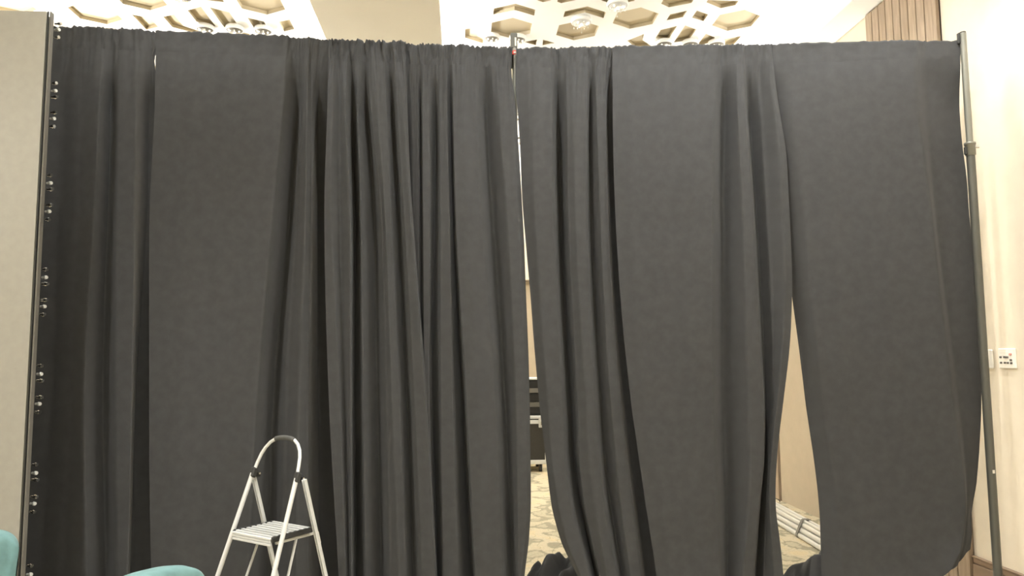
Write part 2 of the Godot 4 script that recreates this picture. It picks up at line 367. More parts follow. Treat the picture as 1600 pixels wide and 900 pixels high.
func materials() -> void:
	var wv := weave()
	var blot := ntex(0.03, 4, 0.90, 1.0, 512, 6)
	M.drape = textured(mat(Color(0.270, 0.273, 0.278), 0.96, 0.0, 0.35), blot, 0.8, wv, 0.05)
	M.drape.rim_enabled = true
	M.drape.rim = 0.18
	M.drape.rim_tint = 0.3
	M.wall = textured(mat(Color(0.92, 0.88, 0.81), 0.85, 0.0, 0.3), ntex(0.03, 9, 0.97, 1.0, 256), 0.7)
	M.wall_shaded = textured(mat(Color(0.72, 0.67, 0.59), 0.85, 0.0, 0.3), ntex(0.03, 9, 0.97, 1.0, 256), 0.7)  # darker copy of the wall colour, standing in for dim light behind the drapes
	M.white = mat(Color(0.97, 0.97, 0.96), 0.8, 0.0, 0.3)
	M.beam = mat(Color(0.985, 0.98, 0.96), 0.8, 0.0, 0.3)
	M.tan = [mat(Color(0.79, 0.74, 0.635), 0.8, 0.0, 0.3), mat(Color(0.77, 0.72, 0.615), 0.8, 0.0, 0.3), mat(Color(0.80, 0.755, 0.65), 0.8, 0.0, 0.3)]
	var grain := ntex(0.02, 12, 0.86, 1.0, 256, 4)
	M.wood = []
	for c in [Color(0.70, 0.625, 0.545), Color(0.67, 0.595, 0.515), Color(0.72, 0.645, 0.56)]:
		var m := textured(mat(c, 0.6, 0.0, 0.4), grain, 1.0)
		m.uv1_scale = Vector3(6.0, 0.7, 6.0)
		M.wood.append(m)
	M.groove = mat(Color(0.30, 0.25, 0.21), 0.9)
	M.skirting = textured(mat(Color(0.585, 0.50, 0.425), 0.55, 0.0, 0.4), grain, 1.0)
	M.carpet = textured(mat(Color(1, 1, 1), 0.98, 0.0, 0.2), carpet(), 0.3, wv, 0.1)
	M.screen = textured(mat(Color(0.64, 0.63, 0.595), 0.75, 0.0, 0.3), ntex(0.05, 2, 0.96, 1.0, 256), 1.2)
	M.alu = mat(Color(0.885, 0.895, 0.90), 0.36, 0.3)
	M.alu_dull = mat(Color(0.80, 0.805, 0.80), 0.5, 0.25)
	M.tread = mat(Color(0.40, 0.40, 0.375), 0.5, 0.2)
	M.chrome = mat(Color(0.88, 0.88, 0.87), 0.18, 1.0)
	M.black = mat(Color(0.10, 0.10, 0.095), 0.55)
	M.rubber = mat(Color(0.19, 0.19, 0.185), 0.7)
	M.grip = textured(mat(Color(0.34, 0.34, 0.33), 0.8), blot, 4.0)
	M.pole = mat(Color(0.36, 0.36, 0.34), 0.42, 0.3)
	M.pole_top = mat(Color(0.52, 0.52, 0.49), 0.36, 0.35)
	M.red = mat(Color(0.80, 0.22, 0.17), 0.5)
	M.sticker = mat(Color(0.9, 0.88, 0.84), 0.6)
	M.plastic = mat(Color(0.97, 0.96, 0.93), 0.4)
	M.button = mat(Color(0.33, 0.31, 0.30), 0.5)
	M.pink = mat(Color(0.82, 0.55, 0.52), 0.5)
	M.case = textured(mat(Color(0.20, 0.195, 0.18), 0.6), blot, 3.0)
	M.pipe = mat(Color(0.78, 0.775, 0.75), 0.35, 0.1)
	M.strap = mat(Color(0.42, 0.41, 0.385), 0.9)
	M.velvet = textured(mat(Color(0.43, 0.565, 0.565), 0.9, 0.0, 0.3), ntex(0.015, 31, 0.82, 1.0, 512, 5), 1.6, ntex(0.3, 32, 0.0, 1.0, 256, 2), 0.06)
	M.velvet.rim_enabled = true
	M.velvet.rim = 0.5
	M.velvet.rim_tint = 0.5
	M.crystal = mat(Color(0.93, 0.91, 0.86), 0.08, 0.0, 0.9)
	M.lampplate = mat(Color(0.46, 0.45, 0.42), 0.45, 0.2)
	M.bulb = mat(Color(1, 1, 1), 0.5)
	M.bulb.emission_enabled = true
	M.bulb.emission = Color(1.0, 0.95, 0.85)
	M.bulb.emission_energy_multiplier = 2.0
	M.strip = mat(Color(1, 1, 1), 0.5)
	M.strip.emission_enabled = true
	M.strip.emission = Color(1.0, 0.94, 0.84)
	M.strip.emission_energy_multiplier = 2.0

# ---------------------------------------------------------------- camera, sky, light
func camera_and_light() -> void:
	var cam := Camera3D.new()
	cam.name = "camera"
	var r := Vector3(0.997632, -0.006952, 0.068421)
	var u := Vector3(0.000646, 0.995781, 0.091763)
	cam.transform = Transform3D(Basis(r, u, r.cross(u)), Vector3(0, 1.55, 0))
	cam.fov = rad_to_deg(2.0 * atan(450.0 / 1155.0))
	cam.near = 0.05
	cam.far = 100.0
	add_child(cam)
	cam.current = true
	var e := Environment.new()
	e.background_mode = Environment.BG_COLOR
	e.background_color = Color(0.02, 0.02, 0.02)
	e.tonemap_mode = Environment.TONE_MAPPER_LINEAR
	e.tonemap_exposure = 1.25
	e.sdfgi_enabled = true
	e.ssao_enabled = true
	e.ssil_enabled = true
	var we := WorldEnvironment.new()
	we.name = "world_environment"
	we.environment = e
	add_child(we)

const UNSEEN_UPLIGHT = 12.0
const COVE = 23.0
const SPOT = 0.25

func cove(x: float, inward: float, n: int) -> void:
	# an unseen strip of light on a coffer's ledge, placed to whiten the lattice
	var a := AreaLight3D.new()
	a.name = "unseen_cove_light_%d" % n
	a.area_size = Vector2(17.2, 0.05)
	a.light_energy = COVE * [0.32, 0.95, 0.32, 0.2][n]
	a.light_color = WARM
	a.area_range = 30.0
	a.shadow_enabled = true
	add_child(a)
	var dir := Vector3(inward, 1.1, 0).normalized()
	# width of the strip runs along z
	var bz := -dir
	var bx := Vector3(0, 0, 1)
	var by := bz.cross(bx)
	a.transform = Transform3D(Basis(bx, by, bz), Vector3(x, 4.47, -3.9))
	var s := put("unseen_cove_strip", boxmesh(Vector3(x - inward * 0.012, 4.452, -3.9), Vector3(0.05, 0.025, 17.2), 0.004), M.strip)
	tag(s, ["unseen warm light strip on the ledge at the right of the right ceiling coffer", "unseen warm light strip on the right ledge of the centre beam", "unseen warm light strip on the left ledge of the centre beam", "unseen warm light strip on the ledge at the far left of the left coffer"][n], "light strip", "")

# ---------------------------------------------------------------- room
const LEFT = -4.76
const RIGHT = 3.4
const BACK = -12.8
const FRONT = 5.0

func room() -> void:
	var cx := (LEFT + RIGHT) / 2.0
	var cz := (BACK + FRONT) / 2.0
	var w := RIGHT - LEFT
	var d := FRONT - BACK
	struct("floor", boxmesh(Vector3(cx, -0.1, cz), Vector3(w + 0.8, 0.2, d + 0.8)), M.carpet)
	struct("ceiling", boxmesh(Vector3(cx, 4.89, cz), Vector3(w + 0.8, 0.2, d + 0.8)), M.beam)
	struct("wall_left", boxmesh(Vector3(LEFT - 0.2, 2.45, cz), Vector3(0.4, 4.9, d)), M.wall)
	struct("wall_back", boxmesh(Vector3(cx, 2.45, BACK - 0.2), Vector3(w + 0.8, 4.9, 0.4)), M.wall_shaded)  # darker colour carries the dimmer light low in the room
	struct("wall_front", boxmesh(Vector3(cx, 2.45, FRONT + 0.2), Vector3(w + 0.8, 4.9, 0.4)), M.wall)
	var wr := struct("wall_right", boxmesh(Vector3(RIGHT + 0.2, 2.45, cz), Vector3(0.4, 4.9, d)), M.wall)
	# vertical planks on the right wall: a panel behind the drape's end, another farther back
	for span in [[-4.83, -5.74], [-7.80, -8.82], [-10.9, -11.9]]:
		var z0: float = span[0]
		var z1: float = span[1]
		put("backing", boxmesh(Vector3(RIGHT - 0.004, 2.18, (z0 + z1) / 2), Vector3(0.012, 4.36, z0 - z1)), M.groove, wr)
		put("edge_trim", boxmesh(Vector3(RIGHT - 0.018, 2.18, z0 - 0.02), Vector3(0.036, 4.36, 0.04), 0.003), M.wood[1], wr)
		var n := 9
		var pitch := (z0 - 0.045 - z1) / n
		for i in n:
			put("plank", boxmesh(Vector3(RIGHT - 0.014, 2.18, z0 - 0.045 - pitch * (i + 0.5)), Vector3(0.026, 4.36, pitch - 0.009), 0.003), M.wood[(i * 2 + int(z1)) % 3], wr)
	# tall brown baseboard with a bead along the top, on the near stretch of the right wall
	var st := begin()
	box(st, Vector3(RIGHT - 0.010, 0.08, 0.085), Vector3(0.020, 0.16, 9.83), 0.003)
	box(st, Vector3(RIGHT - 0.007, 0.182, 0.085), Vector3(0.014, 0.036, 9.83), 0.003)
	box(st, Vector3(RIGHT - 0.012, 0.206, 0.085), Vector3(0.024, 0.014, 9.83), 0.004)
	struct("baseboard_right", done(st), M.skirting)
	st = begin()
	box(st, Vector3(cx, 0.08, BACK + 0.01), Vector3(w, 0.16, 0.02), 0.003)
	struct("baseboard_back", done(st), M.skirting)
	# a flush door leaf, floor to ceiling, between the two plank panels; dim light is put into its darker beige
	var dr := struct("door_1", boxmesh(Vector3(RIGHT - 0.008, 1.6, -6.93), Vector3(0.016, 3.2, 1.70), 0.002), M.wall_shaded)
	put("door_handle", tubemesh([Vector3(RIGHT - 0.016, 1.0, -6.25), Vector3(RIGHT - 0.06, 1.0, -6.25), Vector3(RIGHT - 0.06, 1.0, -6.37)], 0.009, 10), M.chrome, dr)
	# bulkhead across the back wall, whose underside shades the wall below
	struct("trim_1", boxmesh(Vector3(cx, 3.77, BACK + 0.09), Vector3(w, 1.85, 0.18), 0.01), M.wall)
	# right soffit, centre beam, left soffit: each a ledge with a fascia behind it
	st = begin()
	box(st, Vector3((3.13 + 3.4) / 2, 4.40, cz), Vector3(0.27, 0.06, d), 0.004)
	box(st, Vector3(3.35, 4.595, cz), Vector3(0.10, 0.33, d))
	struct("trim_2", done(st), M.beam)
	st = begin()
	box(st, Vector3(-0.685, 4.40, cz), Vector3(1.03, 0.06, d), 0.004)
	box(st, Vector3(-0.685, 4.595, cz), Vector3(0.69, 0.33, d))
	struct("trim_3", done(st), M.beam)
	st = begin()
	box(st, Vector3(LEFT + 0.135, 4.40, cz), Vector3(0.27, 0.06, d), 0.004)
	box(st, Vector3(LEFT + 0.05, 4.595, cz), Vector3(0.10, 0.33, d))
	struct("trim_4", done(st), M.beam)
	lattice("trim_5", -0.34, 3.30, right_holes())
	lattice("trim_6", LEFT + 0.1, -1.03, left_holes())

func hole(pts: Array) -> PackedVector2Array:
	var p := PackedVector2Array()
	for v in pts:
		p.append(Vector2(v[0], v[1]))
	return p

func hexa(x: float, z: float, r := 0.222) -> PackedVector2Array:
	var p := PackedVector2Array()
	for k in 6:
		var a := TAU * (k + 0.5) / 6.0
		p.append(Vector2(x + cos(a) * r, z + sin(a) * r))
	return p

func chevron(x: float, z: float) -> PackedVector2Array:
	return hole([[x - 0.19, z], [x, z + 0.105], [x + 0.19, z], [x + 0.19, z - 0.12], [x, z - 0.015], [x - 0.19, z - 0.12]])

func right_holes() -> Array:
	return [hexa(0.485, -6.86), hexa(1.13, -6.88), hexa(1.635, -6.59), hexa(2.60, -6.585), chevron(0.49, -6.465), chevron(1.145, -6.48),
		hole([[0.04, -6.9], [0.165, -6.845], [0.165, -7.05], [0.235, -7.12], [0.22, -7.22], [0.04, -7.1]]),
		hole([[0.64, -7.165], [0.76, -7.10], [0.76, -7.235]]), hole([[0.82, -7.1], [0.95, -7.175], [0.83, -7.235]]),
		hole([[1.24, -6.25], [1.395, -6.34], [1.545, -6.25], [1.545, -6.13], [1.395, -6.05], [1.24, -6.13]]),
		hole([[0.67, -6.28], [0.735, -6.32], [0.80, -6.28], [0.80, -6.22], [0.67, -6.22]]), hole([[0.86, -6.305], [0.9, -6.33], [1.03, -6.26], [1.03, -6.2], [0.86, -6.2]]),
		hole([[1.94, -6.49], [2.075, -6.41], [2.075, -6.54], [1.94, -6.615]]), hole([[2.165, -6.4], [2.295, -6.475], [2.295, -6.61], [2.165, -6.545]]),
		hole([[1.94, -6.82], [2.075, -6.725], [2.075, -7.07], [1.94, -7.0]]), hole([[2.15, -6.71], [2.285, -6.79], [2.285, -7.04], [2.15, -7.1]]),
		hole([[2.41, -6.88], [2.53, -6.96], [2.53, -7.08], [2.41, -7.16]]),
		hole([[1.80, -6.29], [1.89, -6.355], [2.07, -6.26], [2.07, -6.2], [1.80, -6.2]]), hole([[2.20, -6.24], [2.37, -6.345], [2.48, -6.28], [2.48, -6.2], [2.20, -6.2]]),
		hole([[1.67, -7.08], [1.80, -6.92], [1.82, -7.06], [1.95, -7.2], [1.78, -7.225]]),
		hole([[2.62, -7.0], [2.78, -6.91], [2.78, -7.12], [2.66, -7.18]])]

func left_holes() -> Array:
	return [hexa(-3.34, -6.76), hexa(-2.815, -6.445), hexa(-1.785, -6.475), hexa(-4.02, -6.60), hexa(-3.86, -7.06, 0.15), chevron(-3.34, -6.36),
		hole([[-2.48, -6.65], [-2.335, -6.57], [-2.335, -6.98], [-2.48, -6.88]]), hole([[-2.26, -6.58], [-2.115, -6.67], [-2.115, -6.91], [-2.26, -6.99]]),
		hole([[-1.98, -6.77], [-1.85, -6.84], [-1.85, -6.96], [-1.98, -7.03]]),
		hole([[-2.75, -6.79], [-2.635, -6.74], [-2.635, -6.97], [-2.51, -7.1], [-2.58, -7.13], [-2.75, -7.01]]),
		hole([[-1.71, -6.84], [-1.60, -6.79], [-1.60, -6.99], [-1.71, -7.05]]),
		hole([[-3.02, -6.76], [-2.88, -6.82], [-2.88, -7.01], [-3.02, -7.08]]),
		hole([[-2.50, -6.36], [-2.335, -6.27], [-2.335, -6.44], [-2.50, -6.50]]), hole([[-2.26, -6.27], [-2.10, -6.36], [-2.10, -6.47], [-2.26, -6.44]]),
		hole([[-2.30, -7.14], [-2.16, -7.06], [-2.06, -7.12], [-2.06, -7.2], [-2.30, -7.2]]), hole([[-3.55, -7.1], [-3.40, -7.02], [-3.25, -7.1], [-3.25, -7.18], [-3.55, -7.18]])]

# a white ceiling sheet with cut-outs; the sheet repeats along the room, each cut-out backed by its own recessed panel
func lattice(called: String, x0: float, x1: float, holes: Array) -> void:
	var period := 1.12
	var low := 4.70
	var high := 4.735
	var st := begin()
	st.set_smooth_group(-1)
	st.set_uv(Vector2.ZERO)
	var panels := []
	var z_top := -6.13
	for tile in range(-1, 5):
		var dz := -period * tile
		var za := z_top + dz
		var zb := za - period
		var shifted := []
		for h in holes:
			var p := PackedVector2Array()
			for v in h:
				p.append(v + Vector2(0, dz))
			shifted.append(p)
		# whatever reaches over the tile's end is cut there
		var cuts := [x0, x1]
		for p in shifted:
			var m := 0.0
			for v in p:
				m += v.x / p.size()
			cuts.append(m)
		cuts.sort()
		for i in cuts.size() - 1:
			if cuts[i + 1] - cuts[i] < 1e-4:
				continue
			var pieces := [PackedVector2Array([Vector2(cuts[i], zb), Vector2(cuts[i + 1], zb), Vector2(cuts[i + 1], za), Vector2(cuts[i], za)])]
			for p in shifted:
				var next := []
				for piece in pieces:
					next.append_array(Geometry2D.clip_polygons(piece, p))
				pieces = next
			for piece in pieces:
				var t := Geometry2D.triangulate_polygon(piece)
				for k in range(0, t.size(), 3):
					var a: Vector2 = piece[t[k]]
					var b: Vector2 = piece[t[k + 1]]
					var c: Vector2 = piece[t[k + 2]]
					if (b - a).cross(c - a) < 0.0:
						var s := b
						b = c
						c = s
					for v in [a, b, c]:
						st.add_vertex(Vector3(v.x, low, v.y))
		for p in shifted:
			var inside := Geometry2D.intersect_polygons(p, PackedVector2Array([Vector2(x0, zb), Vector2(x1, zb), Vector2(x1, za), Vector2(x0, za)]))
			for q in inside:
				panels.append(q)
	# plain sheet at both ends of the coffer
	var first := z_top + period
	var last := z_top - period * 5
	box(st, Vector3((x0 + x1) / 2, 4.73, (first + FRONT) / 2), Vector3(x1 - x0, 0.06, FRONT - first))
	box(st, Vector3((x0 + x1) / 2, 4.73, (last + BACK) / 2), Vector3(x1 - x0, 0.06, last - BACK))
	var o := struct(called, done(st), M.white)
	var i := 0
	for q in panels:
		var grown := Geometry2D.offset_polygon(q, 0.002)
		if grown.is_empty():
			continue
		var g: PackedVector2Array = grown[0]
		var pst := begin()
		pst.set_smooth_group(-1)
		var t := Geometry2D.triangulate_polygon(g)
		pst.set_uv(Vector2.ZERO)
		for k in range(0, t.size(), 3):
			for v in [g[t[k]], g[t[k + 1]], g[t[k + 2]]]:
				pst.add_vertex(Vector3(v.x, high + 0.002, v.y))
		for k in g.size():
			var a := g[k]
			var b := g[(k + 1) % g.size()]
			quad(pst, Vector3(a.x, low + 0.003, a.y), Vector3(b.x, low + 0.003, b.y), Vector3(b.x, high + 0.002, b.y), Vector3(a.x, high + 0.002, a.y))
		put("recess_panel", done(pst), M.tan[i % 3], o)
		i += 1

# ---------------------------------------------------------------- ceiling lights
func spot(o: Node3D, energy: float, angle := 58.0) -> void:
	var s := SpotLight3D.new()
	s.name = "lamp"
	s.light_energy = energy
	s.light_color = WARM
	s.light_size = 0.05
	s.spot_angle = angle
	s.spot_angle_attenuation = 0.6
	s.spot_range = 20.0
	s.spot_attenuation = 2.0
	s.shadow_enabled = true
	s.position = Vector3(0, -0.075, 0)
	s.rotation.x = -PI / 2
	o.add_child(s, true)

func downlight(x: float, z: float, energy: float, label: String, group := "", drops := false, r := 0.082) -> Node3D:
	var o := thing("crystal_pendant" if drops else "crystal_downlight", label, "ceiling light", Vector3(x, 4.70, z), 0.0, group)
	put("rim", lathemesh([Vector2(r * 0.86, -0.030), Vector2(r * 0.93, -0.040), Vector2(r, -0.036), Vector2(r * 1.02, -0.02), Vector2(r, 0.0), Vector2(r * 0.86, 0.0)], 28), M.white, o)
	put("plate", lathemesh([Vector2(0, -0.050), Vector2(r * 0.6, -0.047), Vector2(r * 0.9, -0.034), Vector2(r * 0.9, -0.02)], 28), M.alu if drops else M.lampplate, o)
	var bead := SphereMesh.new()
	bead.radius = 0.011
	bead.height = 0.022
	bead.radial_segments = 8
	bead.rings = 5
	put("bulb", bead, M.bulb, o, Transform3D(Basis.IDENTITY, Vector3(0, -0.056, 0)))
	for k in 6:
		var a := TAU * k / 6.0 + 0.3
		put("crystal", bead, M.crystal if k % 2 else M.bulb, o, Transform3D(Basis.IDENTITY.scaled(Vector3.ONE * 0.75), Vector3(cos(a) * r * 0.58, -0.053, sin(a) * r * 0.58)))
	if drops:
		var drop := lathemesh([Vector2(0, -0.022), Vector2(0.006, -0.009), Vector2(0.0, 0.0)], 6)
		for k in 9:
			var a := TAU * k / 9.0
			var rr := r * (0.75 if k % 2 else 0.45)
			var l := 0.02 + 0.02 * ((k * 5) % 3)
			var at := Vector3(cos(a) * rr, -0.03, sin(a) * rr)
			var st := begin()
			tube(st, [at, at - Vector3(0, l, 0)], 0.0012, 5)
			put("thread", done(st), M.chrome, o)
			put("crystal_drop", drop, M.crystal, o, Transform3D(Basis.IDENTITY, at - Vector3(0, l, 0)))
	spot(o, energy)
	return o

func ceiling_lights() -> void:
	# those that show above the drapes
	var where := [["right coffer, left one of the pair above the centre pole", 0.30, -7.03], ["right coffer, right one of the pair above the centre pole", 0.56, -7.04],
		["right coffer, leftmost of the three at its right", 2.045, -7.07], ["right coffer, middle one of the three at its right", 2.31, -7.06], ["right coffer, rightmost of the three at its right", 2.575, -7.05],
		["left coffer, leftmost of the three over the left drapes", -2.43, -6.97], ["left coffer, middle one of the three over the left drapes", -2.155, -6.97], ["left coffer, rightmost of the three over the left drapes", -1.89, -6.98]]
	for p in where:
		downlight(p[1], p[2], SPOT * 0.33, "flat round crystal light, " + p[0], "crystal ceiling lights")
	downlight(1.13, -6.63, SPOT * 0.4, "crystal light with hanging drops in the right coffer, right of the centre pole", "", true, 0.095)
	downlight(1.40, -6.28, SPOT * 0.4, "crystal light at the top edge of the photo, above the right coffer's middle", "", true, 0.095)
	downlight(-2.42, -6.33, SPOT * 0.3, "crystal light at the top edge over the left coffer, right of its neighbour", "", false, 0.095)
	downlight(-2.78, -6.29, SPOT * 0.3, "crystal light at the top edge over the left coffer, left of its neighbour", "", false, 0.095)
	downlight(0.715, -9.25, SPOT, "crystal light shining through the top of the gap between the drapes", "")
	downlight(0.835, -10.35, SPOT, "crystal light farther back, shining through the gap below the first")
	# more rows out of view; those over the camera's half are placed to light the drapes
	for z in [-5.93, -8.33, -9.53, -10.73]:
		for x in [-2.2, 2.59]:
			downlight(x, z, SPOT, "unseen round crystal downlight, placed to light the drapes and walls", "hidden downlights")
	for z in [-4.73, -3.53, -2.0, -0.2, 1.8, 3.6]:
		for x in ([-1.5, 0.0, 1.3, 2.59] if z == -3.53 else [-2.6, 0.0, 2.59]):
			var e := 1.0
			if z == -3.53:
				e = 2.7 if x < 1.0 else 4.2  # unseen row set strong to brighten the drapes towards the top
			elif z > -4.0:
				e = 6.5 if x < -1.0 else 1.9  # unseen; left ones stronger, to light the folds from the left
			downlight(x, z, e, "unseen round crystal downlight, placed to light the drapes and walls", "hidden downlights")


func unseen_uplight(x: float, y: float, z: float, label: String, group := "") -> void:  # unseen bowl lamp behind the drapes, lighting wall, beam and ceiling
	var o := thing("unseen_wall_uplight", label, "wall lamp", Vector3(x, y, z), 0.0, group)
	var s := signf(x)
	put("bowl", lathemesh([Vector2(0, -0.10), Vector2(0.06, -0.09), Vector2(0.10, -0.05), Vector2(0.115, 0.0), Vector2(0.11, 0.0), Vector2(0.095, -0.045), Vector2(0.055, -0.08), Vector2(0, -0.088)], 24), M.beam, o)
	put("bracket", boxmesh(Vector3(s * 0.11, -0.04, 0), Vector3(0.06, 0.08, 0.06), 0.006), M.alu_dull, o)
	var b := SphereMesh.new()
	b.radius = 0.028
	b.height = 0.056
	put("bulb", b, M.bulb, o, Transform3D(Basis.IDENTITY, Vector3(0, -0.03, 0)))
	var l := SpotLight3D.new()
	l.name = "lamp"
	l.light_energy = UNSEEN_UPLIGHT * (0.05 if z > -7.0 and x > 0.0 else 0.85 if x > 0.0 else 0.4 if z > -7.0 else 1.5)
	l.light_color = WARM
	l.light_size = 0.03
	l.spot_angle = 82.0
	l.spot_angle_attenuation = 0.5
	l.spot_range = 20.0
	l.spot_attenuation = 2.0
	l.shadow_enabled = true
	l.position = Vector3(0, 0.01, 0)
	l.rotation.x = PI / 2
	o.add_child(l, true)

func unseen_uplights() -> void:
	unseen_uplight(3.23, 3.15, -6.05, "unseen bowl-shaped uplight on the right wall beyond the plank panel, placed for the glow above it")  # out of view, placed for the bright patch high on the right wall
	for z in [-9.6, -11.6]:  # fill lamps added to brighten the centre beam and ceiling
		unseen_uplight(3.23, 3.15, z, "added bowl-shaped fill uplight on a wall behind the drapes", "added sconces")
	for z in [-6.4, -9.0, -11.6]:  # more added fill on the unseen left wall, for beam and lattice
		unseen_uplight(-4.59, 3.15, z, "added bowl-shaped fill uplight on a wall behind the drapes", "added sconces")

# ---------------------------------------------------------------- drapes
func fold_rows(lines: Array) -> Array:
	var out := []
	for l in lines:
		var parts: PackedStringArray = l.split(" ")
		var hem := float(parts[0])
		var row := []
		for i in range(1, parts.size()):
			var xy := parts[i].split(",")
			row.append(Vector3(float(xy[0]) / 1000.0, BAR_TOP + ROWS[i - 1] * (hem - BAR_TOP), -float(xy[1]) / 1000.0))
		out.append(row)
	return out

func along(row: Array, t: float) -> Vector3:
	var i := 0
	while i < ROWS.size() - 2 and ROWS[i + 1] <= t:
		i += 1
	var k: float = (t - ROWS[i]) / (ROWS[i + 1] - ROWS[i])
	var a: Vector3 = row[max(i - 1, 0)]
	var b: Vector3 = row[i]
	var c: Vector3 = row[i + 1]
	var d: Vector3 = row[min(i + 2, row.size() - 1)]
	var p := b.cubic_interpolate(c, a, d, k)
	return Vector3(p.x, lerpf(b.y, c.y, k), p.z)

func drape(lines: Array, label: String, gather: float, sd: int) -> void:
	var rows := fold_rows(lines)
	var o := thing("drape", label, "curtain", Vector3.ZERO, 0.0)
	# heights: tight in the rod pocket, wider below
	var ts := []
	for i in 13:
		ts.append(0.038 * i / 12.0)
	for i in range(1, 65):
		ts.append(0.038 + 0.962 * i / 64.0)
	var sub := 10
	var cols := (rows.size() - 1) * sub + 1
	var front := []
	var pocket := 0.038
	for t in ts:
		var pts := []
		for r in rows:
			pts.append(along(r, t))
		var line := []
		for j in cols:
			var k: int = mini(j / sub, rows.size() - 2)
			var f: float = float(j - k * sub) / sub
			var a: Vector3 = pts[k]
			var b: Vector3 = pts[k + 1]
			var s := f * f * (3.0 - 2.0 * f)
			var xs := lerpf(f, s, 0.25)
			var p := Vector3(lerpf(a.x, b.x, xs), lerpf(a.y, b.y, f), lerpf(a.z, b.z, s))
			line.append(p)
		front.append(line)
	# fine gathers below the bar, soft wrinkles lower down
	for i in ts.size():
		var t: float = ts[i]
		for j in cols:
			var p: Vector3 = front[i][j]
			var top: Vector3 = front[0][j]
			var fade := exp(-t / 0.075)
			var g := noise.get_noise_2d(top.x * 900.0 + sd * 77.0, t * 500.0)
			var g2 := noise.get_noise_2d(top.x * 330.0 + sd * 31.0, 40.0)
			p.z += fade * (g * 0.026 + g2 * 0.024) * gather
			if t < pocket:
				p.y += (1.0 - t / pocket) * (noise.get_noise_2d(top.x * 1100.0 + sd * 9.0, 7.0) * 0.012 + noise.get_noise_2d(top.x * 300.0, 3.0) * 0.004) * (0.6 + 0.4 * gather)
			var seam: float = (t - pocket) / 0.004
			p.z -= 0.0015 * exp(-seam * seam)
			p.y += (1.0 - t) * sag(p.x)
			var wr := noise.get_noise_3d(p.x * 60.0 + sd * 13.0, p.y * 38.0, sd * 5.0)
			var wr2 := noise.get_noise_3d(p.x * 16.0 + sd * 3.0, p.y * 14.0, 50.0 + sd)
			p.z += smoothstep(0.03, 0.3, t) * (wr * 0.0035 + wr2 * 0.010)
			# the cloth breaks a little where it meets the floor
			var low := smoothstep(0.93, 1.0, t)
			p.z += low * (0.025 + 0.03 * noise.get_noise_2d(p.x * 90.0, sd * 4.0))
			front[i][j] = p
	# over the bar and down behind it: the pocket's back
	var back := []
	for step in [[0.115, -0.052], [0.06, -0.058], [0.02, -0.052], [0.004, -0.03]]:
		var line := []
		for j in cols:
			var p: Vector3 = front[0][j]
			line.append(Vector3(p.x, p.y - step[0], p.z + step[1]))
		back.append(line)
	var pocket_rows := back + front.slice(0, 13)
	put("cloth", sheet(front.slice(12)), M.drape, o)
	put("rod_pocket", sheet(pocket_rows), M.drape, o)

# the bars hang a little lower at the centre pole than at their outer ends
func sag(x: float) -> float:
	if x < 0.34:
		return -0.033 * clampf((x + 2.6) / 2.94, 0.0, 1.0)
	return lerpf(-0.033, 0.008, pow(clampf((x - 0.34) / 2.86, 0.0, 1.0), 1.6))

func heap(label: String, c: Vector3, rx: float, rz: float, h: float, sd: int, turn: float) -> void:
	var o := thing("cloth_heap", label, "cloth", c, turn)
	var g := []
	var n := 44
	for i in n + 1:
		var line := []
		for j in n + 1:
			var u := j * 2.0 / n - 1.0
			var v := i * 2.0 / n - 1.0
			# square to disc
			var x := u * sqrt(1.0 - v * v / 2.0)
			var z := v * sqrt(1.0 - u * u / 2.0)
			var rad := sqrt(x * x + z * z)
			var fb := broad.get_noise_2d(x * 26.0 + sd * 40.0, z * 12.0 + x * 10.0)
			var fold := 1.0 - fb * fb * 7.0
			var lump := broad.get_noise_2d(x * 26.0 + 90.0 * sd, z * 26.0)
			var y := h * (1.0 - pow(rad, 2.2)) * (0.74 + 0.42 * fold + 0.35 * lump)
			var wob := 1.0 + 0.22 * noise.get_noise_2d(atan2(z, x) * 30.0, sd * 50.0)
			line.append(Vector3(x * rx * wob, maxf(y, 0.004), z * rz * wob))
		g.append(line)
	put("folded_cloth", sheet(g), M.drape, o)

func drapes() -> void:
	drape(FOLDS_1, "black drape at the far left, beside the tall beige panel", 0.6, 1)
	drape(FOLDS_2, "wide flat black drape behind the step ladder", 0.55, 2)
	drape(FOLDS_3, "tightly pleated black drape just right of the step ladder", 1.0, 3)
	drape(FOLDS_4, "pleated black drape whose right edge hangs left of the centre gap", 0.9, 4)
	drape(FOLDS_5, "narrow black drape of slanting folds, right of the centre gap", 0.85, 5)
	drape(FOLDS_6, "broad black drape left of the tall triangular opening on the right", 0.5, 6)
	drape(FOLDS_7, "smooth black drape at the far right, hanging beside the dark pole", 0.35, 7)
	heap("crumpled end of black cloth on the carpet below the centre gap", Vector3(0.66, 0, -4.88), 0.33, 0.19, 0.25, 1, 0.0)
	heap("crumpled end of black cloth on the carpet below the triangular opening", Vector3(2.33, 0, -4.82), 0.33, 0.19, 0.225, 2, 0.1)

